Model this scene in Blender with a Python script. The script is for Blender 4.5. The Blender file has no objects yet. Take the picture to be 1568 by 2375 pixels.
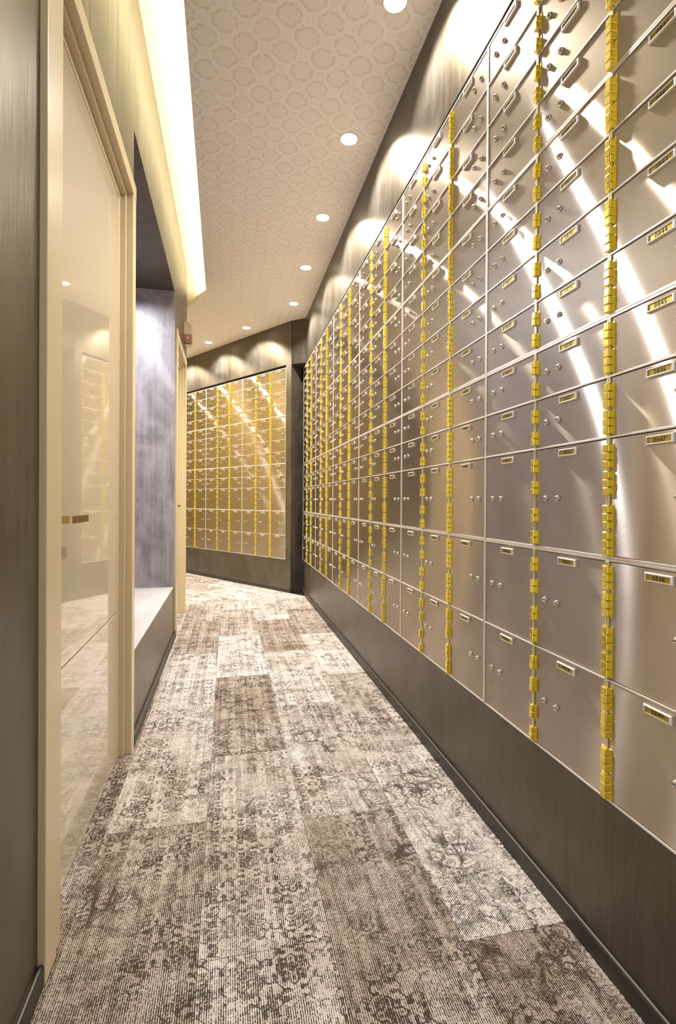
import bpy, bmesh, math, random
from mathutils import Vector, Matrix
rng = random.Random(7)
S = bpy.context.scene
COL = S.collection
PI = math.pi

# ------------------------------------------------------------------ camera, world, exposure
CAMZ = 0.958
F, YAW, PIT, ROL = 1165.0, 0.21599396, -0.00401959, 0.00549821
fw = Vector((math.sin(YAW) * math.cos(PIT), math.cos(YAW) * math.cos(PIT), math.sin(PIT)))
rt0 = Vector((math.cos(YAW), -math.sin(YAW), 0))
up0 = rt0.cross(fw)
rt = rt0 * math.cos(ROL) + up0 * math.sin(ROL)
up = up0 * math.cos(ROL) - rt0 * math.sin(ROL)
cd = bpy.data.cameras.new('camera')
cam = bpy.data.objects.new('camera', cd)
COL.objects.link(cam)
cd.sensor_fit = 'HORIZONTAL'
cd.sensor_width = 36.0
cd.lens = F / 1568 * 36
cd.shift_y = -21.83 / 1568
cd.clip_start = 0.02
cam.matrix_world = Matrix(((rt.x, up.x, -fw.x, 0), (rt.y, up.y, -fw.y, 0), (rt.z, up.z, -fw.z, CAMZ), (0, 0, 0, 1)))
S.camera = cam

w = bpy.data.worlds.new('world')
S.world = w
w.use_nodes = True
w.node_tree.nodes['Background'].inputs[0].default_value = (1.0, 0.97, 0.95, 1)
w.node_tree.nodes['Background'].inputs[1].default_value = 1.1
S.view_settings.view_transform = 'Standard'
S.view_settings.look = 'None'
S.view_settings.gamma = 1
S.view_settings.use_curve_mapping = False
S.view_settings.exposure = 0.14
S.cycles.use_denoising = True
S.cycles.max_bounces = 10
S.cycles.diffuse_bounces = 6
S.cycles.glossy_bounces = 5
S.cycles.sample_clamp_indirect = 6.0
S.cycles.caustics_reflective = True

# lamps: tuned here
LAMP_W, LAMP_COL = 126.0, (1.0, 0.91, 0.78)
COVE_W, COVE_COL = 42.0, (1.0, 0.88, 0.54)
NICHE_W, NICHE_COL = 35.0, (0.92, 0.93, 1.0)

# ------------------------------------------------------------------ room measures (metres)
D = 0.7658                     # face of the right wall
Y0, CW = 1.39951, 0.25348      # first bank boundary, column width
BW = 3 * CW                    # bank width
ZB = CAMZ - 0.61647            # underside of the banks
H4 = 2.0                       # bank height
XB, YB, ANG = 0.58589, 5.23062, 0.97233   # right end of the far panel, its slant
CEIL = CAMZ + 1.85
COVE = CAMZ + 2.005
LX = -0.36
bdir = Vector((math.cos(ANG), -math.sin(ANG), 0))   # to the right along the far wall
bn = Vector((bdir.y, -bdir.x, 0))                   # out of the far wall towards the room


def srgb(r, g, b):
    f = lambda c: (c / 255 / 12.92) if c / 255 <= 0.04045 else ((c / 255 + 0.055) / 1.055) ** 2.4
    return (f(r), f(g), f(b), 1)


# ------------------------------------------------------------------ material helpers
class NG:
    def __init__(s, name):
        s.m = bpy.data.materials.new(name)
        s.m.use_nodes = True
        s.t = s.m.node_tree
        s.t.nodes.clear()
        s.out = s.t.nodes.new('ShaderNodeOutputMaterial')

    def n(s, typ, ins=None, **kw):
        nd = s.t.nodes.new(typ)
        for k, v in kw.items():
            setattr(nd, k, v)
        for k, v in (ins or {}).items():
            s.put(nd.inputs[k], v)
        return nd

    def put(s, sock, v):
        if isinstance(v, bpy.types.NodeSocket):
            s.t.links.new(v, sock)
        elif isinstance(v, bpy.types.Node):
            s.t.links.new(v.outputs[0], sock)
        else:
            sock.default_value = v

    def ma(s, op, a, b=None, c=None, clamp=False):
        nd = s.n('ShaderNodeMath', operation=op, use_clamp=clamp)
        s.put(nd.inputs[0], a)
        if b is not None: s.put(nd.inputs[1], b)
        if c is not None: s.put(nd.inputs[2], c)
        return nd.outputs[0]

    def mix(s, f, a, b):
        nd = s.n('ShaderNodeMix', data_type='RGBA')
        s.put(nd.inputs[0], f); s.put(nd.inputs[6], a); s.put(nd.inputs[7], b)
        return nd.outputs[2]

    def ss(s, v, a, b):
        nd = s.n('ShaderNodeMapRange', interpolation_type='SMOOTHSTEP')
        s.put(nd.inputs[0], v); s.put(nd.inputs[1], a); s.put(nd.inputs[2], b)
        return nd.outputs[0]

    def noise(s, vec, scale, detail=3, rough=0.5, dist=0.0):
        return s.n('ShaderNodeTexNoise', {'Vector': vec, 'Scale': scale, 'Detail': detail, 'Roughness': rough, 'Distortion': dist}).outputs[0]

    def scale(s, vec, sc):
        return s.n('ShaderNodeVectorMath', {0: vec, 1: sc}, operation='MULTIPLY').outputs[0]

    def pos(s):
        return s.n('ShaderNodeNewGeometry').outputs['Position']

    def bsdf(s, **k):
        p = s.n('ShaderNodeBsdfPrincipled')
        for kk, v in k.items():
            s.put(p.inputs[kk.replace('_', ' ')], v)
        return p

    def done(s, sh):
        s.t.links.new(sh.outputs[0] if isinstance(sh, bpy.types.Node) else sh, s.out.inputs[0])
        return s.m


def simple(name, col, rough=0.5, metal=0.0, **k):
    g = NG(name)
    return g.done(g.bsdf(Base_Color=col, Roughness=rough, Metallic=metal, **k))


def plaster(name, dark, light, rough, gold_sheen=0.0):
    g = NG(name)
    p = g.pos()
    mott = g.noise(g.scale(p, (1.0, 1.0, 0.7)), 5.0, 5, 0.6, 0.6)
    streak = g.noise(g.scale(p, (38, 38, 2.2)), 1.0, 4, 0.6, 0.3)
    fine = g.noise(g.scale(p, (150, 150, 14)), 1.0, 2, 0.5)
    t = g.ma('MULTIPLY_ADD', mott, 0.75, g.ma('MULTIPLY', streak, 0.35))
    c = g.mix(g.ss(t, 0.36, 0.76), dark, light)
    r = g.ma('MULTIPLY_ADD', streak, 0.22, rough - 0.11)
    hgt = g.ma('MULTIPLY_ADD', streak, 0.6, g.ma('MULTIPLY', fine, 0.4))
    bump = g.n('ShaderNodeBump', {'Strength': 0.22, 'Distance': 0.004, 'Height': hgt})
    tan = g.n('ShaderNodeCombineXYZ', {0: 0.0, 1: 0.0, 2: 1.0})
    p = g.bsdf(Base_Color=c, Roughness=r, Specular_IOR_Level=0.6, Normal=bump, Anisotropic=0.6, Tangent=tan)
    if not gold_sheen: return g.done(p)
    # gold gloss: the yellow of the lamp light put into the plaster
    gl = g.n('ShaderNodeBsdfAnisotropic', {'Color': (0.95, 0.64, 0.08, 1), 'Roughness': 0.50, 'Anisotropy': -0.3, 'Tangent': tan, 'Normal': bump})
    return g.done(g.n('ShaderNodeMixShader', {0: g.ma('MULTIPLY_ADD', g.ss(t, 0.30, 0.80), gold_sheen * 0.3, gold_sheen * 0.7), 1: p.outputs[0], 2: gl.outputs[0]}))


def steel(name, base, ra, an, iso, isomix):
    # satin steel brushed sideways: highlights stretch up and down
    g = NG(name)
    p = g.pos()
    br = g.noise(g.scale(p, (3, 3, 260)), 1.0, 3, 0.6)
    cl = g.noise(p, 4.5, 4, 0.6, 0.8)
    sp = g.noise(p, 60, 2, 0.5)
    v = g.ma('MULTIPLY_ADD', br, 0.16, g.ma('MULTIPLY_ADD', cl, 0.16, 0.84))
    v = g.ma('SUBTRACT', v, g.ma('MULTIPLY', g.ss(sp, 0.66, 0.8), 0.05))
    col = g.mix(g.ma('SUBTRACT', v, 0.55), tuple(c * 0.62 for c in base[:3]) + (1,), base)
    tan = g.n('ShaderNodeCombineXYZ', {0: 0.0, 1: 0.0, 2: 1.0})
    r = g.ma('MULTIPLY_ADD', cl, 0.06, ra - 0.03)
    a = g.n('ShaderNodeBsdfAnisotropic', {'Color': col, 'Roughness': r, 'Anisotropy': -an, 'Tangent': tan})
    b = g.n('ShaderNodeBsdfAnisotropic', {'Color': col, 'Roughness': iso})
    mx = g.n('ShaderNodeMixShader', {0: isomix, 1: a.outputs[0], 2: b.outputs[0]})
    return g.done(mx)


M = {}
M['wall'] = plaster('charcoal_plaster', (0.022, 0.0205, 0.0195, 1), (0.060, 0.056, 0.052, 1), 0.38, 0.05)
M['niche'] = plaster('charcoal_plaster_lit', srgb(104, 98, 102), srgb(160, 153, 158), 0.42)  # lighter purplish copy of the wall plaster, lamp light put into the colour
M['steel'] = steel('brushed_steel', (0.63, 0.565, 0.49, 1), 0.18, 0.86, 0.42, 0.26)
M['alu'] = simple('satin_aluminium', (0.80, 0.73, 0.66, 1), 0.42, 0.55)
M['chrome'] = simple('nickel', (0.82, 0.78, 0.72, 1), 0.16, 1.0)
M['ochre'] = plaster('ochre_plaster', srgb(146, 124, 62), srgb(172, 152, 96), 0.5)
M['dark'] = simple('shadow_gap_black', srgb(18, 15, 12), 0.7)
M['slot'] = simple('keyway_black', srgb(14, 12, 10), 0.5)
M['ink'] = simple('engraved_black', srgb(22, 20, 14), 0.55)


def brass():
    g = NG('polished_brass')
    n = g.noise(g.scale(g.pos(), (60, 60, 60)), 1.0, 2)
    c = g.mix(n, (0.92, 0.72, 0.07, 1), (1.0, 0.86, 0.22, 1))
    return g.done(g.bsdf(Base_Color=c, Metallic=0.82, Roughness=0.2))


M['brass'] = brass()
M['brass_pale'] = simple('pale_brass', (0.92, 0.78, 0.42, 1), 0.3, 0.7)
M['gold'] = simple('gold_insert', (0.44, 0.34, 0.06, 1), 0.34, 0.75)
M['lacquer'] = simple('cream_gloss_lacquer', srgb(208, 196, 174), 0.24, 0.0, Coat_Weight=1.0, Coat_Roughness=0.03, Coat_IOR=1.6)
M['trim'] = simple('cream_satin_paint', srgb(208, 192, 158), 0.34, 0.0, Coat_Weight=0.2, Coat_Roughness=0.2)
M['bronze'] = simple('brushed_bronze', (0.40, 0.31, 0.16, 1), 0.28, 1.0)
M['base'] = simple('dark_wenge_board', srgb(50, 43, 36), 0.45)
M['white'] = simple('white_paint', srgb(238, 234, 226), 0.6)
M['bench'] = plaster('pale_grey_seat', srgb(158, 156, 159), srgb(178, 176, 179), 0.5)
M['case'] = simple('ivory_plastic', srgb(244, 234, 204), 0.4)
M['case_dark'] = simple('smoked_window', srgb(186, 160, 136), 0.3)


def emit(name, col, st):
    g = NG(name)
    return g.done(g.n('ShaderNodeEmission', {'Color': col, 'Strength': st}))


M['lens'] = emit('lamp_lens', (1.0, 0.90, 0.72, 1), 9.0)
M['led'] = emit('red_led', (1.0, 0.08, 0.05, 1), 6.0)


def wallpaper():
    g = NG('medallion_wallpaper')
    p = g.pos()
    sx = g.n('ShaderNodeSeparateXYZ', {0: p})
    wob = g.ma('MULTIPLY', g.ma('SUBTRACT', g.noise(p, 55, 2), 0.5), 0.012)
    a = 0.161

    def cell(off, o, per):   # distance to the cell centre along one axis
        u = g.ma('DIVIDE', g.ma('ADD', g.ma('SUBTRACT', off, o), wob), per)
        return g.ma('MULTIPLY', g.ma('SUBTRACT', g.ma('FRACT', g.ma('ADD', u, 0.5)), 0.5), per)
    ds = []
    for ox, oy in ((-0.101, 2.080), (-0.020, 1.9995)):
        cx = cell(sx.outputs[0], ox, a)
        cy = cell(sx.outputs[1], oy, a)
        ax = g.ma('ABSOLUTE', cx); ay = g.ma('ABSOLUTE', cy)
        rad = g.ma('SQRT', g.ma('ADD', g.ma('POWER', ax, 2.0), g.ma('POWER', ay, 2.0)))
        th = g.ma('ARCTAN2', cy, cx)
        wav = g.ma('MULTIPLY', g.ma('COSINE', g.ma('MULTIPLY', th, 8.0)), 0.0035)
        dia = g.ma('MULTIPLY', g.ma('ADD', ax, ay), 0.30)
        ds.append(g.ma('ADD', g.ma('ADD', g.ma('MULTIPLY', rad, 0.72), dia), wav))
    d = g.ma('MINIMUM', ds[0], ds[1])
    ring = g.ma('MULTIPLY', g.ss(d, 0.040, 0.044), g.ma('SUBTRACT', 1.0, g.ss(d, 0.053, 0.058)))
    ring = g.ma('MULTIPLY', ring, g.ss(g.noise(p, 70, 2), 0.30, 0.55))
    dots = g.ma('MULTIPLY', g.ss(d, 0.066, 0.069), g.ss(g.noise(p, 120, 1), 0.52, 0.6))
    inner = g.ma('SUBTRACT', 1.0, g.ss(d, 0.040, 0.043))
    k = g.ma('MAXIMUM', ring, g.ma('MULTIPLY', dots, 0.6))
    c = g.mix(k, g.mix(inner, srgb(247, 241, 234), srgb(244, 236, 228)), srgb(231, 219, 208))
    return g.done(g.bsdf(Base_Color=c, Roughness=0.7))


M['paper'] = wallpaper()


def carpet():
    g = NG('ribbed_vintage_carpet')
    tc = g.n('ShaderNodeTexCoord')
    P = tc.outputs['Object']
    tint = g.n('ShaderNodeAttribute', attribute_type='OBJECT', attribute_name='tint').outputs['Fac']
    seed = g.n('ShaderNodeAttribute', attribute_type='OBJECT', attribute_name='seed').outputs['Fac']
    off = g.n('ShaderNodeCombineXYZ', {0: g.ma('MULTIPLY', seed, 3.7), 1: g.ma('MULTIPLY', seed, 5.3), 2: seed})
    Q = g.n('ShaderNodeVectorMath', {0: P, 1: off}, operation='ADD').outputs[0]
    nz = g.n('ShaderNodeTexNoise', {'Vector': Q, 'Scale': 14.0, 'Detail': 2.0})
    wob = g.n('ShaderNodeVectorMath', {0: nz.outputs[1], 1: (0.5, 0.5, 0.5)}, operation='SUBTRACT').outputs[0]
    W = g.n('ShaderNodeVectorMath', {0: Q, 1: g.scale(wob, (0.028, 0.028, 0.0))}, operation='ADD').outputs[0]
    sx = g.n('ShaderNodeSeparateXYZ', {0: W})
    px = g.n('ShaderNodeSeparateXYZ', {0: P})
    # ornament A: trellis of rosettes
    ca = g.ma('COSINE', g.ma('MULTIPLY', sx.outputs[0], 2 * PI / 0.105))
    cb = g.ma('COSINE', g.ma('MULTIPLY', sx.outputs[1], 2 * PI / 0.105))
    cc = g.ma('MULTIPLY', g.ma('COSINE', g.ma('MULTIPLY', g.ma('ADD', sx.outputs[0], sx.outputs[1]), 2 * PI / 0.0525)),
              g.ma('COSINE', g.ma('MULTIPLY', g.ma('SUBTRACT', sx.outputs[0], sx.outputs[1]), 2 * PI / 0.0525)))
    f = g.ma('ADD', g.ma('ADD', ca, cb), g.ma('MULTIPLY', cc, 0.7))
    la = g.ma('MAXIMUM', g.ma('SUBTRACT', 1.0, g.ss(g.ma('ABSOLUTE', g.ma('SUBTRACT', f, 0.95)), 0.12, 0.42)),
              g.ma('SUBTRACT', 1.0, g.ss(g.ma('ABSOLUTE', g.ma('ADD', f, 0.75)), 0.10, 0.34)))
    lb = g.ss(f, 1.35, 1.9)
    # ornament B: curling leaves and scrolls
    vo = g.n('ShaderNodeTexVoronoi', {'Vector': W, 'Scale': 22.0, 'Randomness': 0.6, 'Smoothness': 0.35}, voronoi_dimensions='2D', feature='SMOOTH_F1')
    lc = g.ss(g.ma('SINE', g.ma('MULTIPLY', vo.outputs[0], 24.0)), 0.1, 0.8)
    sq = g.ma('SUBTRACT', 1.0, g.ss(g.ma('ABSOLUTE', g.ma('SUBTRACT', g.noise(W, 21.0, 0), 0.5)), 0.03, 0.09))
    lf = g.ss(g.noise(W, 42.0, 2), 0.50, 0.62)
    sel = g.ss(g.noise(Q, 2.6, 2), 0.38, 0.52)
    tre = g.ma('MULTIPLY', g.ma('MAXIMUM', la, g.ma('MULTIPLY', lb, 0.9)), sel)
    scr = g.ma('MULTIPLY', g.ma('MAXIMUM', g.ma('MULTIPLY', lc, 0.8), sq), g.ma('SUBTRACT', 1.0, sel))
    orn = g.ma('MAXIMUM', g.ma('MAXIMUM', tre, scr), g.ma('MULTIPLY', lf, 0.7))
    # worn places, darker blotches, streaks along the ribs
    worn = g.ss(g.noise(Q, 7.0, 4, 0.65), 0.32, 0.62)
    blot = g.ss(g.noise(Q, 15.0, 4, 0.7), 0.45, 0.70)
    stre = g.noise(g.scale(Q, (70, 2.0, 1)), 1.0, 3, 0.6)
    dark = g.ma('ADD', g.ma('MULTIPLY', orn, g.ma('MULTIPLY_ADD', worn, 0.36, 0.14)), g.ma('MULTIPLY', blot, 0.20))
    dark = g.ma('ADD', dark, g.ma('MULTIPLY', g.ma('SUBTRACT', stre, 0.5), 0.8))
    dark = g.ma('ADD', dark, g.ma('MULTIPLY_ADD', tint, 0.12, 0.16))
    # ribs of pile, 4.4 mm apart, broken into stitches
    rib = g.ma('MULTIPLY_ADD', g.ma('COSINE', g.ma('MULTIPLY', px.outputs[0], 2 * PI / 0.0044)), 0.5, 0.5)
    sti = g.noise(g.scale(P, (300, 240, 1)), 1.0, 1, 0.5)
    k = g.ma('ADD', dark, g.ma('MULTIPLY', g.ma('SUBTRACT', sti, 0.5), 1.3))
    k = g.ma('ADD', k, g.ma('MULTIPLY', g.ma('SUBTRACT', rib, 0.5), 0.50))
    k = g.ss(k, 0.26, 0.58)
    warm = g.noise(Q, 4.0, 3)
    basec = g.mix(g.ma('MULTIPLY_ADD', tint, 0.8, g.ma('MULTIPLY_ADD', warm, 1.4, -0.65), clamp=True), srgb(204, 198, 195), srgb(152, 136, 123))
    dk = g.mix(warm, srgb(42, 33, 25), srgb(58, 47, 37))
    c = g.mix(g.ma('MULTIPLY', k, 0.93), basec, dk)
    groove = g.ma('MULTIPLY_ADD', rib, -0.16, 1.0)
    c = g.n('ShaderNodeVectorMath', {0: c, 1: g.n('ShaderNodeCombineXYZ', {0: groove, 1: groove, 2: groove}).outputs[0]}, operation='MULTIPLY').outputs[0]
    bump = g.n('ShaderNodeBump', {'Strength': 0.35, 'Distance': 0.002, 'Height': g.ma('MULTIPLY_ADD', sti, 0.4, g.ma('MULTIPLY', rib, -0.6))})
    return g.done(g.bsdf(Base_Color=c, Roughness=0.95, Specular_IOR_Level=0.15, Normal=bump))


M['carpet'] = carpet()


# ------------------------------------------------------------------ mesh helpers
class MB:
    def __init__(s):
        s.v, s.f, s.mi, s.mats, s.sm = [], [], [], [], []

    def mat(s, m):
        if m not in s.mats: s.mats.append(m)
        return s.mats.index(m)

    def box(s, a, b, m):
        x0, x1 = sorted((a[0], b[0])); y0, y1 = sorted((a[1], b[1])); z0, z1 = sorted((a[2], b[2]))
        i = len(s.v)
        s.v += [(x0, y0, z0), (x1, y0, z0), (x1, y1, z0), (x0, y1, z0), (x0, y0, z1), (x1, y0, z1), (x1, y1, z1), (x0, y1, z1)]
        for q in ((0, 3, 2, 1), (4, 5, 6, 7), (0, 1, 5, 4), (1, 2, 6, 5), (2, 3, 7, 6), (3, 0, 4, 7)):
            s.f.append(tuple(i + k for k in q)); s.mi.append(s.mat(m)); s.sm.append(False)
        return s

    def poly(s, pts, m, smooth=False):
        i = len(s.v)
        s.v += [tuple(p) for p in pts]
        s.f.append(tuple(range(i, i + len(pts)))); s.mi.append(s.mat(m)); s.sm.append(smooth)
        return s

    def prism(s, pts, z0, z1, m):        # pts counter-clockwise seen from above
        n = len(pts); i = len(s.v)
        s.v += [(p[0], p[1], z0) for p in pts] + [(p[0], p[1], z1) for p in pts]
        s.f.append(tuple(i + k for k in reversed(range(n)))); s.f.append(tuple(i + n + k for k in range(n)))
        for k in range(n):
            l = (k + 1) % n
            s.f.append((i + k, i + l, i + n + l, i + n + k))
        s.mi += [s.mat(m)] * (n + 2); s.sm += [False] * (n + 2)
        return s

    def lathe(s, prof, m, seg=20, axis='z', c=(0, 0, 0), smooth=True):
        # prof: (radius, height) pairs; axis z, or -y (out of a door)
        i0 = len(s.v)
        rows = []
        for r, h in prof:
            row = []
            for k in range(seg):
                a = 2 * PI * k / seg
                if axis == 'z': p = (c[0] + r * math.cos(a), c[1] + r * math.sin(a), c[2] + h)
                else: p = (c[0] + r * math.cos(a), c[1] - h, c[2] + r * math.sin(a))
                row.append(len(s.v)); s.v.append(p)
            rows.append(row)
        for a, b in zip(rows, rows[1:]):
            for k in range(seg):
                l = (k + 1) % seg
                s.f.append((a[k], a[l], b[l], b[k])); s.mi.append(s.mat(m)); s.sm.append(smooth)
        s.f.append(tuple(rows[-1])); s.mi.append(s.mat(m)); s.sm.append(False)
        return s

    def mesh(s, name, bevel=0.0, seg=1):
        me = bpy.data.meshes.new(name)
        me.from_pydata(s.v, [], s.f)
        for m in s.mats: me.materials.append(M[m])
        me.polygons.foreach_set('material_index', s.mi)
        me.polygons.foreach_set('use_smooth', s.sm)
        if bevel:
            bm = bmesh.new(); bm.from_mesh(me)
            bmesh.ops.bevel(bm, geom=list(bm.edges), offset=bevel, segments=seg, affect='EDGES', profile=0.5)
            bm.to_mesh(me); bm.free()
        me.update()
        return me

    def build(s, name, parent=None, bevel=0.0, seg=1, loc=None):
        return link(name, s.mesh(name, bevel, seg), parent, loc)


def link(name, me, parent=None, loc=None):
    o = bpy.data.objects.new(name, me)
    COL.objects.link(o)
    if parent: o.parent = parent
    if loc is not None: o.location = loc
    return o


def tag(o, label=None, cat=None, group=None, kind=None):
    if label: o['label'] = label
    if cat: o['category'] = cat
    if group: o['group'] = group
    if kind: o['kind'] = kind
    return o


def empty(name, loc, rz=0.0):
    o = bpy.data.objects.new(name, None)
    COL.objects.link(o)
    o.location = loc
    o.rotation_euler = (0, 0, rz)
    o.empty_display_size = 0.1
    return o


# ------------------------------------------------------------------ the shell
YN, YE = -0.55, 4.62           # left open behind the camera to let world fill light in; end of the left wall
C = Vector((0.638, 5.165, 0))  # far corner where the slanted wall stops
WT = 0.14
# right wall: plinth below the banks, frieze above them, plain piece towards the camera, backing behind
rw = MB()
YL = Y0 + 15 * CW              # far end of the banks
YNR = Y0 - BW                  # near end
GAP = 0.0125
rw.box((D, YN, 0), (D + 0.5, 5.6, ZB - 0.0008), 'wall')
rw.box((D, YN, ZB + H4 + GAP), (D + 0.5, 5.6, COVE + 0.1), 'wall')
rw.box((D, YN, ZB - 0.0008), (D + 0.5, YNR - 0.001, ZB + H4 + GAP), 'wall')
rw.box((D, YL + 0.001, ZB - 0.0008), (D + 0.5, 5.6, ZB + H4 + GAP), 'wall')
rw.box((D + 0.36, YNR, ZB), (D + 0.5, YL, ZB + H4 + GAP), 'dark')
rw.box((D + 0.0015, YNR, ZB + H4 + GAP - 0.0015), (D + 0.36, YL, ZB + H4 + GAP + 0.001), 'dark')  # added dark strip, paints the shade in the gap over the banks
tag(rw.build('wall_right'), 'charcoal plaster wall on the right that holds the steel deposit boxes', 'wall', kind='structure')

# far wall, slanted, with a recess for its banks
R2 = Matrix(((bdir.x, -bn.x, XB), (bdir.y, -bn.y, YB)))      # local (along, into wall) -> x, y


def bw_pt(u, v):
    p = Vector((XB, YB, 0)) + bdir * u - bn * v
    return (p.x, p.y)


def bw_prism(mb, u0, u1, v0, v1, z0, z1, m):
    mb.prism([bw_pt(u0, v0), bw_pt(u1, v0), bw_pt(u1, v1), bw_pt(u0, v1)], z0, z1, m)


UC = (C - Vector((XB, YB, 0))).dot(bdir)
WBL = -3 * 3 * CW
BGAP = 0.027
bw = MB()
bw_prism(bw, -4.6, UC, 0, 0.5, 0, ZB - 0.0008, 'wall')
bw_prism(bw, -4.6, UC, 0, 0.5, ZB + H4 + BGAP, COVE + 0.1, 'wall')
bw_prism(bw, 0.001, UC, 0, 0.5, ZB - 0.0008, ZB + H4 + BGAP, 'wall')
bw_prism(bw, -4.6, WBL - 0.001, 0, 0.5, ZB - 0.0008, ZB + H4 + BGAP, 'wall')
bw_prism(bw, WBL, 0, 0.36, 0.5, ZB, ZB + H4 + BGAP, 'dark')
bw_prism(bw, WBL, 0, 0.0015, 0.36, ZB + H4 + BGAP - 0.0015, ZB + H4 + BGAP + 0.001, 'dark')  # dark strip again, shade painted on the underside above the far banks
tag(bw.build('wall_back'), 'slanted charcoal wall at the end of the corridor with a framed bank panel', 'wall', kind='structure')

# short return between the far wall and the right wall: lower face set back under a small soffit
ret = MB()
ret.prism([(C.x, C.y), (D + 0.002, 5.30), (D + 0.3, 5.9), (C.x + 0.1, C.y + 0.5)], 0, CAMZ + 1.40, 'wall')
ret.prism([(C.x, C.y - 0.004), (D + 0.002, 5.052), (D + 0.3, 5.9), (C.x + 0.1, C.y + 0.5)], CAMZ + 1.40, COVE + 0.1, 'wall')
tag(ret.build('wall_corner'), 'narrow charcoal return wall with a soffit in the far right corner', 'wall', kind='structure')

# left wall pieces
D1 = (1.082, 2.062)            # first door, outside of its casing
NI = (2.068, 3.60)             # niche
D2 = (3.655, 4.51)             # second door
DZ = CAMZ + 1.192
NZ = CAMZ + 1.425              # niche ceiling
BENCH = CAMZ - 0.598
tag(MB().box((LX, YN, 0), (LX - WT, D1[0] + 0.02, COVE), 'wall').build('wall_left'), kind='structure')
tag(MB().box((LX, D1[0] + 0.02, DZ - 0.02), (LX - WT, D1[1] - 0.02, COVE), 'wall').build('wall_left'), kind='structure')
tag(MB().box((LX, D1[1] - 0.02, 0), (LX - WT, NI[0], COVE), 'wall').build('wall_left'), kind='structure')
tag(MB().box((LX, NI[0], NZ), (LX - WT, NI[1], COVE), 'wall').build('wall_left'), kind='structure')
tag(MB().box((LX, NI[1] + 0.0302, 0), (LX - WT, D2[0] + 0.02, NZ), 'wall').build('wall_left'), kind='structure')
tag(MB().box((LX, NI[1], NZ), (LX - WT, D2[0] + 0.02, COVE), 'wall').build('wall_left'), kind='structure')
tag(MB().box((LX, NI[1], 0), (LX - WT, NI[1] + 0.0302, BENCH), 'wall').build('wall_left'), kind='structure')
tag(MB().box((LX, D2[0] + 0.02, DZ - 0.02), (LX - WT, D2[1] - 0.02, COVE), 'wall').build('wall_left'), kind='structure')
tag(MB().box((LX, D2[1] - 0.02, 0), (LX - WT, YE, COVE), 'wall').build('wall_left'), kind='structure')
lr = MB()
lr.box((LX - WT, YE - WT, 0), (-2.6, YE, COVE), 'wall')
tag(lr.build('wall_left_return'), 'charcoal wall turning off behind the second door', 'wall', kind='structure')
nm = MB()
NX = -1.0
nm.box((NX, NI[0], BENCH), (NX - 0.1, NI[1], NZ), 'niche')
nm.box((LX - WT, NI[0] - 0.1, BENCH), (NX - 0.1, NI[0], NZ), 'niche')
nm.box((LX, NI[1], BENCH), (NX - 0.1, NI[1] + 0.03, NZ), 'niche')
nm.box((LX - WT, NI[0] - 0.1, NZ), (NX - 0.1, NI[1] + 0.05, NZ + 0.08), 'wall')  # same plaster as the alcove; the darker material paints its ceiling's shade
tag(nm.build('wall_niche'), 'grey plaster alcove above the built-in bench, lit by cool light', 'wall', kind='structure')
wo = MB()
wo.box((-2.1, YE - WT, 0), (-2.0, 9.2, COVE), 'ochre')
tag(wo.build('wall_side'), 'ochre plaster wall of the side passage, seen only as a golden reflection', 'wall', kind='structure')

# ceiling: dropped sheet with medallion paper, luminous cove along the left wall
ce = MB()
Cb0 = bw_pt(-4.4, 0.02); Cb1 = bw_pt(UC, 0.02)
sheet = [(-0.140, YN), (D + 0.02, YN), (D + 0.02, 5.2), Cb1, Cb0, (-2.6, 8.5), (-2.6, 5.05), (-0.392, 5.05), (-0.198, 4.684)]
ce.prism(sheet, CEIL, CEIL + 0.046, 'paper')
tag(ce.build('ceiling'), 'beige ceiling papered with pale medallions', 'ceiling', kind='structure')
cv = MB()
cv.box((-2.6, YN, COVE), (D + 0.5, 9.2, COVE + 0.08), 'white')
tag(cv.build('ceiling_cove'), 'bright white light cove between ceiling and left wall', 'ceiling', kind='structure')


# floor base and carpet planks
fl = MB()
fl.box((-2.6, YN, -0.05), (D + 0.3, 9.2, -0.004), 'dark')
floor = tag(fl.build('floor'), 'corridor floor laid with patchwork carpet planks', 'floor', kind='structure')


def clip(poly, n, d):          # keep n.p <= d
    out = []
    for i in range(len(poly)):
        a, b = poly[i], poly[(i + 1) % len(poly)]
        fa, fb = a[0] * n[0] + a[1] * n[1] - d, b[0] * n[0] + b[1] * n[1] - d
        if fa <= 0: out.append(a)
        if fa * fb < 0:
            t = fa / (fa - fb)
            out.append((a[0] + t * (b[0] - a[0]), a[1] + t * (b[1] - a[1])))
    return out


def plank(poly, origin, rz, tint, seed):
    c, s_ = math.cos(-rz), math.sin(-rz)
    loc = [((x - origin[0]) * c - (y - origin[1]) * s_, (x - origin[0]) * s_ + (y - origin[1]) * c) for x, y in poly]
    mb = MB().prism(loc, -0.004, 0.0, 'carpet')
    o = mb.build('carpet_tile', floor, loc=(origin[0], origin[1], 0))
    o.rotation_euler = (0, 0, rz)
    o['tint'] = tint
    o['seed'] = seed
    return o


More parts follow.
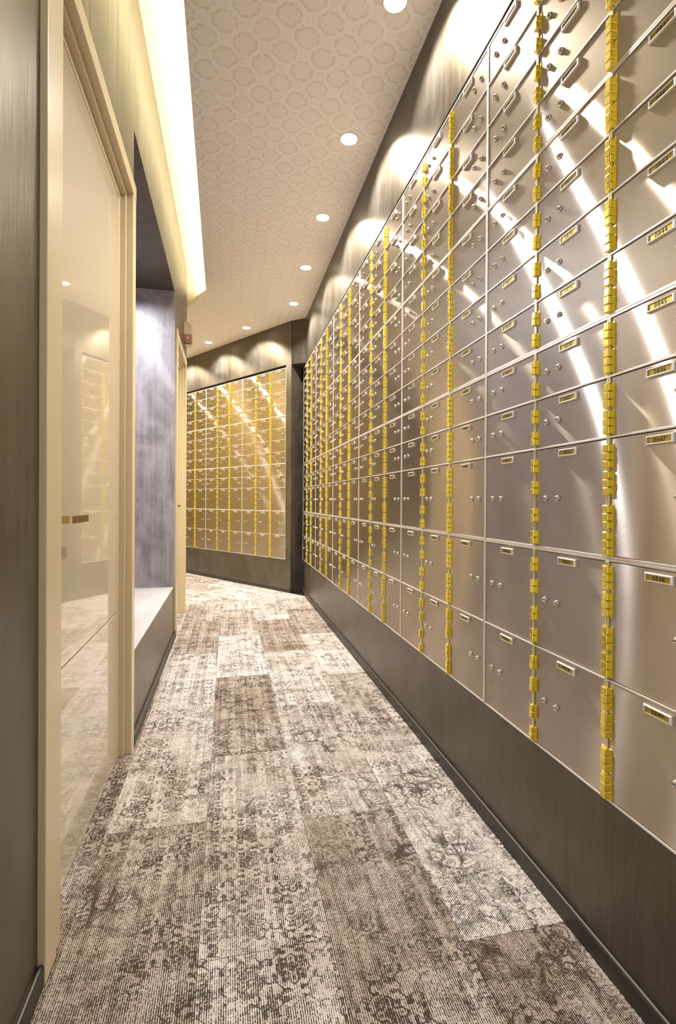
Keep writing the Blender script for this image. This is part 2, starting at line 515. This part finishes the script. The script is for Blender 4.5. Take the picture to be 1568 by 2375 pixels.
G = 0.0007
PWD, PLN = 0.2825, 0.853
phase = {-1: 1.10, 0: 1.54, 1: 1.925, 2: 1.487, 3: 1.003}
tints = {(-1, -1): .8, (-1, 0): .85, (-1, 1): .8, (0, -2): .5, (0, -1): .7, (0, 0): .2, (0, 1): .15, (0, 2): .75, (0, 3): .4, (1, -2): .15, (1, -1): .3, (1, 0): .85, (1, 1): .0,
         (1, 2): .5, (1, 3): .3, (2, -2): .3, (2, -1): .75, (2, 0): .3, (2, 1): .1, (2, 2): .9, (2, 3): .2, (3, -1): .8, (3, 0): .0, (3, 1): .5, (3, 2): .0, (3, 3): .7, (3, 4): .3}
seedn = 0
for ci in range(-1, 4):
    x0 = -0.338 + ci * 0.2815
    x1 = x0 + 0.2815
    if ci == -1: x0 = -0.425
    if ci == 3: x1 = D
    k = -5
    while True:
        y0 = phase[ci] + k * PLN
        if y0 > 5.0: break
        y1 = y0 + PLN
        poly = [(x0 + G, y0 + G), (x1 - G, y0 + G), (x1 - G, y1 - G), (x0 + G, y1 - G)]
        poly = clip(poly, (0, -1), -YN)
        poly = clip(poly, (-0.10, 1.0), 4.83) if len(poly) > 2 else poly
        if len(poly) > 2:
            seedn += 1
            plank(poly, (x0, y0), 0.0, tints.get((ci, k), rng.choice((.1, .3, .5, .8))), seedn * 0.731)
        k += 1
frz = math.atan2(bdir.y, bdir.x) + PI / 2
fa = Vector((math.cos(frz), math.sin(frz)))      # local x of the far planks
fb = Vector((-math.sin(frz), math.cos(frz)))
for i in range(-6, 9):
    for j in range(-4, 5):
        o = Vector((0.2, 5.2)) + fa * (i * PWD) + fb * (j * PLN + (i % 2) * PLN * 0.5)
        poly = [tuple(o + fa * G + fb * G), tuple(o + fa * (PWD - G) + fb * G), tuple(o + fa * (PWD - G) + fb * (PLN - G)), tuple(o + fa * G + fb * (PLN - G))]
        for n_, d_ in (((0.10, -1.0), -4.8313), ((1, 0), D), ((-1, 0), 2.0), ((0, 1), 8.2), ((-bn.x, -bn.y), -bn.x * XB - bn.y * YB)):
            poly = clip(poly, n_, d_)
            if len(poly) < 3: break
        if len(poly) > 2:
            seedn += 1
            plank(poly, tuple(o), frz, (0.0, 0.15, 0.05, 0.6, 0.1)[(i * 2 + j * 3) % 5], seedn * 0.731)


# skirting boards
def skirt(name, a, b, n, label):
    a = Vector((a[0], a[1], 0)); b = Vector((b[0], b[1], 0)); n = Vector((n[0], n[1], 0)).normalized()
    prof = [(0, 0), (0.012, 0), (0.012, 0.036), (0.0115, 0.041), (0.009, 0.0445), (0.006, 0.0455), (0.003, 0.0440), (0.0015, 0.041), (0.0, 0.041)]
    mb = MB()
    for (o0, z0), (o1, z1) in zip(prof, prof[1:]):
        mb.poly([a + n * o0 + Vector((0, 0, z0)), b + n * o0 + Vector((0, 0, z0)), b + n * o1 + Vector((0, 0, z1)), a + n * o1 + Vector((0, 0, z1))], 'base', True)
    for e in (a, b):
        mb.poly([e + n * o + Vector((0, 0, z)) for o, z in prof], 'base')
    return tag(mb.build(name), label, 'skirting board', kind='structure')


skirt('baseboard_right', (D, YN), (D, 5.29), (-1, 0), 'dark skirting board along the foot of the right wall')
p0 = bw_pt(-4.4, 0); p1 = (C.x, C.y)
skirt('baseboard_back', p0, p1, bn, 'dark skirting board along the slanted far wall')
skirt('baseboard_corner', (C.x - 0.006, C.y + 0.002), (D, 5.295), (0.73, -0.68), 'short dark skirting board in the far right corner')
skirt('baseboard_left', (LX, YN), (LX, D1[0] + 0.001), (1, 0), 'dark skirting board on the left wall nearest the camera')
skirt('baseboard_pier', (LX, NI[1] + 0.001), (LX, D2[0]), (1, 0), 'bit of dark skirting board between bench and second door')

# built-in bench in the niche
bench = tag(empty('built_in_bench', (LX, (NI[0] + NI[1]) / 2, 0)), 'built-in bench with pale grey seat and charcoal front, in the alcove', 'bench')
iv = lambda p: (p[0] - bench.location.x, p[1] - bench.location.y, p[2])
MB().box(iv((LX - 0.001, NI[0], 0)), iv((LX - 0.06, NI[1], BENCH - 0.0032)), 'wall').build('front_panel', bench)
MB().box(iv((LX - 0.0005, NI[0] + 0.001, BENCH - 0.003)), iv((NX, NI[1] - 0.001, BENCH)), 'bench').build('seat_slab', bench)['label'] = 'pale grey seat top'
MB().box(iv((LX, NI[0], 0)), iv((LX + 0.012, NI[1], 0.045)), 'base').build('skirting', bench, bevel=0.003, seg=2)['label'] = 'dark skirting under the bench front'


# ------------------------------------------------------------------ doors on the left
def casing(mb, ya, yb, zt, wd):
    """profiled casing round an opening, near side, far side and head, standing on the left wall face"""
    X = LX
    for y0, y1, s_ in ((ya, ya + wd, 1), (yb - wd, yb, -1)):
        mb.box((X - 0.02, y0, 0), (X + 0.013, y1, zt), 'trim')
        q0, q1 = (y1, y1 + 0.042) if s_ == 1 else (y0 - 0.022, y0)
        mb.box((X - 0.06, q0, 0), (X + (0.006 if s_ == 1 else -0.014), q1, zt - wd), 'trim')
        q0, q1 = (q1 - 0.004, q1 + 0.004) if s_ == 1 else (q0 - 0.022, q0)
        mb.box((X - 0.10, q0, 0), (X - (0.006 if s_ == 1 else 0.028), q1, zt - wd - 0.022), 'trim')


def door(name, label, ya, yb, zt, leafx, groove, handle_y):
    root = tag(empty(name, (LX, (ya + yb) / 2, 0)), label, 'door', kind='structure')
    L = lambda p: (p[0] - root.location.x, p[1] - root.location.y, p[2])
    wd = 0.055

    def bx(mb, a, b, m): mb.box(L(a), L(b), m)
    for nm_, y0, y1, near in (('side_casing', ya, ya + wd + 0.012, True), ('side_casing', yb - wd, yb, False)):
        mb = MB()
        if near:
            bx(mb, (LX - 0.03, y0, 0.0), (LX + 0.014, y1, zt), 'trim')
            bx(mb, (LX - 0.06, y1, 0.0), (LX + 0.008, y1 + 0.046, zt - wd), 'trim')
        else:
            bx(mb, (LX - 0.03, y0, 0.0), (LX + 0.010, y1, zt), 'trim')
            bx(mb, (LX - 0.06, y0 - 0.018, 0.0), (LX - 0.013, y0 + 0.001, zt - wd + 0.018), 'trim')
            bx(mb, (LX - 0.12, y0 - 0.042, 0.0), (LX - 0.032, y0 - 0.017, zt - wd), 'trim')
        mb.build(nm_, root, bevel=0.0022, seg=2)
    mb = MB()
    bx(mb, (LX - 0.03, ya + 0.001, zt - wd), (LX + 0.0115, yb - 0.001, zt - 0.0005), 'trim')
    bx(mb, (LX - 0.06, ya + wd, zt - wd - 0.018), (LX - 0.011, yb - wd, zt - wd + 0.001), 'trim')
    bx(mb, (LX - 0.12, ya + wd, zt - wd - 0.040), (LX - 0.030, yb - wd, zt - wd - 0.017), 'trim')
    mb.build('head_casing', root, bevel=0.0022, seg=2)
    y0, y1 = ya + wd + 0.004, yb - wd - 0.046
    top = zt - wd - 0.043
    leaf = MB()
    for z0, z1 in ((0.006, groove - 0.0022), (groove + 0.0022, top)):
        bx(leaf, (leafx, y0, z0), (leafx - 0.038, y1, z1), 'lacquer')
    lf = leaf.build('door_leaf', root, bevel=0.0012)
    lf['label'] = 'glossy cream door leaf with a fine horizontal groove'
    gb = MB()
    bx(gb, (leafx - 0.006, y0 + 0.002, groove - 0.01), (leafx - 0.034, y1 - 0.002, groove + 0.01), 'trim')
    gb.build('groove', lf)
    bk = MB()
    bx(bk, (leafx - 0.045, ya + 0.02, 0.0), (leafx - 0.06, yb - 0.02, zt - 0.02), 'dark')
    bk.build('rebate', root)
    # lever handle bent from one flat bar: neck out of the leaf, then along it
    hz = CAMZ - 0.048
    h = MB()
    bar = 0.0085
    pts = [(leafx, handle_y), (leafx + 0.036, handle_y), (leafx + 0.0415, handle_y + 0.0018), (leafx + 0.045, handle_y + 0.0075), (leafx + 0.0455, handle_y + 0.125)]
    inn = [(leafx, handle_y + 0.006), (leafx + 0.033, handle_y + 0.006), (leafx + 0.0375, handle_y + 0.0075), (leafx + 0.0395, handle_y + 0.0115), (leafx + 0.0395, handle_y + 0.125)]
    ring = [L((p[0], p[1], 0))[:2] for p in pts] + [L((p[0], p[1], 0))[:2] for p in reversed(inn)]
    n = len(pts)
    for i in range(n - 1):
        a, b, c_, d_ = ring[i], ring[i + 1], ring[2 * n - 2 - i], ring[2 * n - 1 - i]
        quad = [a, b, c_, d_]
        h.poly([(q[0], q[1], hz + bar) for q in quad], 'bronze')
        h.poly([(q[0], q[1], hz - bar) for q in reversed(quad)], 'bronze')
        h.poly([(a[0], a[1], hz - bar), (b[0], b[1], hz - bar), (b[0], b[1], hz + bar), (a[0], a[1], hz + bar)], 'bronze', True)
        h.poly([(d_[0], d_[1], hz + bar), (c_[0], c_[1], hz + bar), (c_[0], c_[1], hz - bar), (d_[0], d_[1], hz - bar)], 'bronze', True)
    e0, e1 = ring[n - 1], ring[n]
    h.poly([(e0[0], e0[1], hz - bar), (e1[0], e1[1], hz - bar), (e1[0], e1[1], hz + bar), (e0[0], e0[1], hz + bar)], 'bronze')
    h.build('door_handle', lf)['label'] = 'flat bronze lever handle'
    return root


door('door_1', 'tall glossy cream door with bronze lever, nearest on the left', D1[0], D1[1], DZ + 0.006, -0.392, CAMZ - 0.412, 1.262)
door('door_2', 'second cream door, beyond the bench alcove at the end of the left wall', D2[0], D2[1], DZ, -0.412, CAMZ - 0.412, 4.03)

# motion detector above the second door
sn = tag(empty('motion_detector', (LX, 4.34, CAMZ + 1.30)), 'ivory motion detector with red light, mounted high past the second door', 'detector')
mb = MB()
side = [(0.0, 0.072), (0.0, 0.177), (0.016, 0.1765), (0.034, 0.172), (0.050, 0.163), (0.058, 0.150), (0.062, 0.12), (0.062, 0.072)]
def slab(mb, pts, ya, yb, m):
    n = len(pts)
    mb.poly([(p[0], ya, p[1]) for p in reversed(pts)], m)
    mb.poly([(p[0], yb, p[1]) for p in pts], m)
    for i in range(n):
        j = (i + 1) % n
        mb.poly([(pts[i][0], ya, pts[i][1]), (pts[j][0], ya, pts[j][1]), (pts[j][0], yb, pts[j][1]), (pts[i][0], yb, pts[i][1])], m)
slab(mb, side, 0.0, 0.11, 'case')
mb.build('housing', sn)
mb = MB()
mb.v = [(0, 0, .072), (.062, 0, .072), (.062, .11, .072), (0, .11, .072), (0, .085, .012), (.058, .085, .012), (.058, .11, .012), (0, .11, .012)]
mb.f = [(0, 1, 2, 3), (0, 4, 5, 1), (1, 5, 6, 2), (2, 6, 7, 3), (3, 7, 4, 0), (4, 7, 6, 5)]
mb.mi = [mb.mat('case_dark')] * 6; mb.sm = [False] * 6
wn = mb.build('sensor_window', sn); wn['label'] = 'slanted smoked window'
MB().lathe([(0.004, 0), (0.004, 0.003), (0.0025, 0.0045)], 'led', 10, 'y', (0.028, 0.026, 0.052)).build('status_light', wn)['label'] = 'red status light'
MB().box((0, 0.07, 0.0), (0.066, 0.115, 0.0115), 'case').build('bottom_cap', sn, bevel=0.002)


# ------------------------------------------------------------------ downlights
ORD = ['nearest', 'second', 'third', 'fourth', 'fifth']


def downlight(x, y, label, visible=True):
    r = empty('downlight', (x, y, CEIL))
    tag(r, label, 'ceiling light', 'recessed ceiling downlights')
    MB().lathe([(0.048, 0.0), (0.048, -0.003), (0.044, -0.0045), (0.0425, -0.0035), (0.0425, 0.0)], 'white', 28).build('trim_ring', r)
    MB().lathe([(0.0425, -0.0005), (0.040, -0.0028), (0.030, -0.0035)], 'lens', 28).build('lens', r)
    lamp_light(x, y, r)


def lamp_light(x, y, parent=None):
    ld = bpy.data.lights.new('spot', 'SPOT')
    ld.energy = LAMP_W
    ld.color = LAMP_COL
    ld.spot_size = math.radians(132)
    ld.spot_blend = 0.6
    ld.shadow_soft_size = 0.032
    o = bpy.data.objects.new('bulb', ld)
    COL.objects.link(o)
    o.location = (x, y, CEIL - 0.012) if parent is None else (0, 0, -0.012)
    o.parent = parent


for i, y in enumerate((1.779, 2.506, 3.236, 3.959, 4.711)):
    lab = ('large glowing ceiling downlight nearest the camera, cut by the top edge of the photo' if i == 0 else
           '%s glowing downlight from the camera in the ceiling row beside the right wall' % ORD[i])
    downlight(0.597, y, lab)
downlight(0.189, 5.485, 'small ceiling downlight in front of the far wall, nearer the corner')
downlight(-0.228, 6.098, 'small ceiling downlight in front of the far wall, near the motion detector')
# the row goes on round the corner (out of view)
for k in (1, 2):
    lamp_light(-0.228 - 0.417 * k, 6.098 + 0.613 * k)
for y in (5.3, 6.03, 6.76):  # unseen spots added to throw light pools on the ochre side wall
    lamp_light(-1.80, y)

# cove light strip lying on the ceiling sheet
al = bpy.data.lights.new('cove_strip', 'AREA')
al.shape = 'RECTANGLE'
al.size = 5.6
al.size_y = 0.03
al.energy = COVE_W
al.color = COVE_COL
ao = bpy.data.objects.new('cove_strip', al)
COL.objects.link(ao)
ao.location = (-0.085, YN + 2.82, CEIL + 0.056)
ao.matrix_world = Matrix.Translation(ao.location) @ Matrix.Rotation(math.radians(-25), 4, 'Y') @ Matrix.Rotation(PI, 4, 'X') @ Matrix.Rotation(PI / 2, 4, 'Z')

# two cool spots in the alcove ceiling
for y in (2.50, 3.12):
    ld = bpy.data.lights.new('alcove_spot', 'SPOT')
    ld.energy = NICHE_W
    ld.color = NICHE_COL
    ld.spot_size = math.radians(165)
    ld.spot_blend = 0.4
    ld.shadow_soft_size = 0.014
    o = bpy.data.objects.new('alcove_spot', ld)
    COL.objects.link(o)
    o.location = (-0.66, y, NZ - 0.015)

# ------------------------------------------------------------------ safe deposit banks
glyph = {}


def get_glyphs():
    for ch in '0123456789':
        cu = bpy.data.curves.new('g', 'FONT')
        cu.body = ch
        cu.size = 1.0
        cu.resolution_u = 2
        o = bpy.data.objects.new('g', cu)
        COL.objects.link(o)
        dg = bpy.context.evaluated_depsgraph_get()
        me = o.evaluated_get(dg).to_mesh()
        vs = [tuple(v.co) for v in me.vertices]
        fs = [tuple(p.vertices) for p in me.polygons]
        glyph[ch] = (vs, fs, max(v[0] for v in vs) + min(v[0] for v in vs))
        o.to_mesh_clear()
        bpy.data.objects.remove(o)
        bpy.data.curves.remove(cu)


get_glyphs()
PW2, PH = 0.0305, 0.0085       # half size of a number plate


def plate_mesh(num):
    mb = MB()
    # bevelled frame standing 6 mm proud, gold insert sunk in it
    o = [(-PW2, -PH), (PW2, -PH), (PW2, PH), (-PW2, PH)]
    t = [(-PW2 + .0015, -PH + .0015), (PW2 - .0015, -PH + .0015), (PW2 - .0015, PH - .0015), (-PW2 + .0015, PH - .0015)]
    n_ = [(-PW2 + .0042, -PH + .0030), (PW2 - .0042, -PH + .0030), (PW2 - .0042, PH - .0030), (-PW2 + .0042, PH - .0030)]
    for i in range(4):
        j = (i + 1) % 4
        for a, b, ya, yb in ((o, o, 0.0, -0.0035), (o, t, -0.0035, -0.006), (t, n_, -0.006, -0.0058), (n_, n_, -0.0058, -0.0035)):
            mb.poly([(a[i][0], ya, a[i][1]), (a[j][0], ya, a[j][1]), (b[j][0], yb, b[j][1]), (b[i][0], yb, b[i][1])], 'alu')
    mb.poly([(p[0], -0.0035, p[1]) for p in n_], 'gold')
    if num:
        sc = 0.0125
        adv = 0.0070
        for q, ch in enumerate(num):
            vs, fs, wd = glyph[ch]
            x0 = (q - 1.5) * adv - wd * sc / 2
            i0 = len(mb.v)
            mb.v += [(x0 + v[0] * sc, -0.0038, v[1] * sc - 0.0045) for v in vs]
            for f_ in fs:
                mb.f.append(tuple(i0 + k for k in f_)); mb.mi.append(mb.mat('ink')); mb.sm.append(False)
    return mb.mesh('number_plate')


blank_plate = plate_mesh('')
lk = MB()
lk.lathe([(0.0072, 0.0), (0.0072, 0.0022), (0.0060, 0.0034), (0.0056, 0.0030), (0.0052, 0.0062), (0.0042, 0.0070)], 'chrome', 18, 'y')
lk.box((-0.0034, -0.0066, -0.0009), (0.0034, -0.0074, 0.0009), 'slot')
lock_me = lk.mesh('lock')

E_ = 0.0055                    # frame edge
UZ = 0.5                       # one bank unit
SU = UZ / 4
XC = [(E_ + 0.0012, CW - 0.0052), (CW + 0.0052, 2 * CW - 0.0056), (2 * CW + 0.0056, 3 * CW - E_ - 0.0012)]
door_cache = {}


def door_me(ci, h, edge_lo, edge_hi):
    key = (ci, h, edge_lo, edge_hi)
    if key not in door_cache:
        x0, x1 = XC[ci]
        z0 = (E_ if edge_lo else 0.002) + 0.001
        z1 = h - (E_ if edge_hi else 0.002) - 0.0016
        mb = MB().box((x0, 0.0022, z0), (x1, 0.016, z1), 'steel')
        door_cache[key] = mb.mesh('box_door', bevel=0.0006)
    return door_cache[key]


def unit_frame(rows):
    mb = MB()
    W_ = BW
    mb.box((0.0002, 0, 0.0002), (E_, 0.10, UZ - 0.0002), 'alu'); mb.box((W_ - E_, 0, 0.0002), (W_ - 0.0002, 0.10, UZ - 0.0002), 'alu')
    mb.box((E_, 0.0003, 0.0002), (W_ - E_, 0.10, E_), 'alu'); mb.box((E_, 0.0003, UZ - E_), (W_ - E_, 0.10, UZ - 0.0002), 'alu')
    z = UZ
    for r in rows[:-1]:
        z -= r
        mb.box((E_, -0.0012, z - 0.0021), (W_ - E_, 0.08, z + 0.0021), 'alu')
    return mb.mesh('frame', bevel=0.0005)


def unit_body():
    return MB().box((0.001, 0.02, 0.001), (BW - 0.001, 0.33, UZ - 0.001), 'dark').mesh('body')


def strip_me(rows, xc, wd):
    mb = MB()
    z = UZ
    for i, r in enumerate(rows):
        hi = z - (E_ if i == 0 else 0.0021)
        lo = z - r + (E_ if i == len(rows) - 1 else 0.0021)
        mb.box((xc - wd, -0.0012, lo), (xc - 0.0004, 0.014, hi), 'brass_pale')
        mb.box((xc + 0.0004, -0.0012, lo), (xc + wd, 0.014, hi), 'brass_pale')
        z -= r
    return mb.mesh('hinge_strip', bevel=0.0006)


def hinge_me(double):
    mb = MB()
    if double:
        hgt, n_ = 0.050, 3
        wx = 0.0078
    else:
        hgt, n_ = 0.0345, 2
        wx = 0.0066
    st = hgt / n_
    for i in range(n_):
        z0 = -hgt / 2 + i * st
        yo = -0.0086 if (i % 2 == (0 if not double else 1)) else -0.0078
        mb.box((-wx, yo, z0 + 0.0004), (wx, 0.004, z0 + st - 0.0004), 'brass')
    m1 = mb.mesh('hinge', bevel=0.0018, seg=2)
    lf = MB()
    lf.box((wx - 0.001, 0.0007, -hgt / 2), (wx + 0.0075, 0.0028, hgt / 2), 'brass')
    if double: lf.box((-wx - 0.006, 0.0007, -hgt / 2), (-wx + 0.001, 0.0028, hgt / 2), 'brass')
    bm = bmesh.new(); bm.from_mesh(m1)
    bm.from_mesh(lf.mesh('leaf', bevel=0.0005))
    bm.to_mesh(m1); bm.free()
    return m1


SM, LG = [SU] * 4, None
ROWS = {'A': [SU] * 4, 'B': [SU] * 4, 'C': [SU, SU, 2 * SU], 'D': [2 * SU, 2 * SU]}
FR = {k: unit_frame(v) for k, v in ROWS.items()}
ST = {k: (strip_me(v, CW, 0.0042), strip_me(v, 2 * CW, 0.0048)) for k, v in ROWS.items()}
BODY = unit_body()
HG = (hinge_me(False), hinge_me(True))
UNITZ = {'A': 3, 'B': 2, 'C': 1, 'D': 0}


def bank_unit(org, rz, sec, nums, label, group, tell=False):
    root = tag(empty('deposit_box_unit', org, rz), label, 'deposit boxes', group)
    link('frame', FR[sec], root)
    link('body', BODY, root)
    rows = ROWS[sec]
    for k in (0, 1):
        link('hinge_strip', ST[sec][k], root)['label'] = 'thin brass hinge strip'
    for s_ in range(4):        # hinges repeat at every small row height
        ztop = UZ - s_ * SU
        for c0 in (0.0432, 0.0990):
            link('hinge', HG[0], root, (CW, 0, ztop - c0))
        for c0 in (0.0395, 0.0945):
            link('hinge', HG[1], root, (2 * CW, 0, ztop - c0))
    z = UZ
    for ri, r in enumerate(rows):
        z -= r
        for ci in range(3):
            d = link('box_door', door_me(ci, r, ri == len(rows) - 1, ri == 0), root, (0, 0, z))
            num = nums(ci, ri) if nums else ''
            zt = r - (E_ if ri == 0 else 0.002)
            xc = (ci + 0.5) * CW
            pl = link('number_plate', plate_mesh(num) if num else blank_plate, d, (xc, 0.0022, zt - 0.0085 - PH))
            if num and tell: d['label'] = 'steel door whose plate reads %s' % num
            for o in (0.0435, 0.0885):
                x = ci * CW + o if ci < 2 else 3 * CW - o
                link('lock', lock_me, d, (x, 0.0022, r / 2))
    return root


OFFS = {'A': 0, 'B': 4, 'C': 8, 'D': 11}
SECN = {'A': 'top', 'B': 'second-highest', 'C': 'third-highest', 'D': 'bottom'}
STK = ['stack nearest the camera', 'second stack from the camera', 'third stack from the camera', 'fourth stack from the camera',
       'fifth stack from the camera', 'last stack before the corner']
for m in range(6):
    for sec in 'ABCD':
        def nums(ci, ri, m=m, sec=sec):
            col = -3 * m + ci                      # column index, numbers snake down, up, down
            r = OFFS[sec] + ri
            base = 811 + 13 * col
            down = (col % 2 == 0)
            return '%04d' % (base + r if down else base + 12 - r)
        lab = '%s steel deposit box unit of the %s, right wall' % (SECN[sec], STK[m])
        bank_unit((D, Y0 + m * BW, ZB + UNITZ[sec] * UZ), -PI / 2, sec, nums, lab, 'deposit box units along the right wall', m == 0)
BST = ['rightmost stack', 'second stack from the right', 'stack half hidden behind the left door']
for m in range(3):
    for sec in 'ABCD':
        x, y = bw_pt(-(m + 1) * BW, 0)
        lab = '%s steel deposit box unit of the %s, far wall' % (SECN[sec], BST[m])
        bank_unit((x, y, ZB + UNITZ[sec] * UZ), math.atan2(bdir.y, bdir.x), sec, None, lab, 'deposit box units on the far wall')
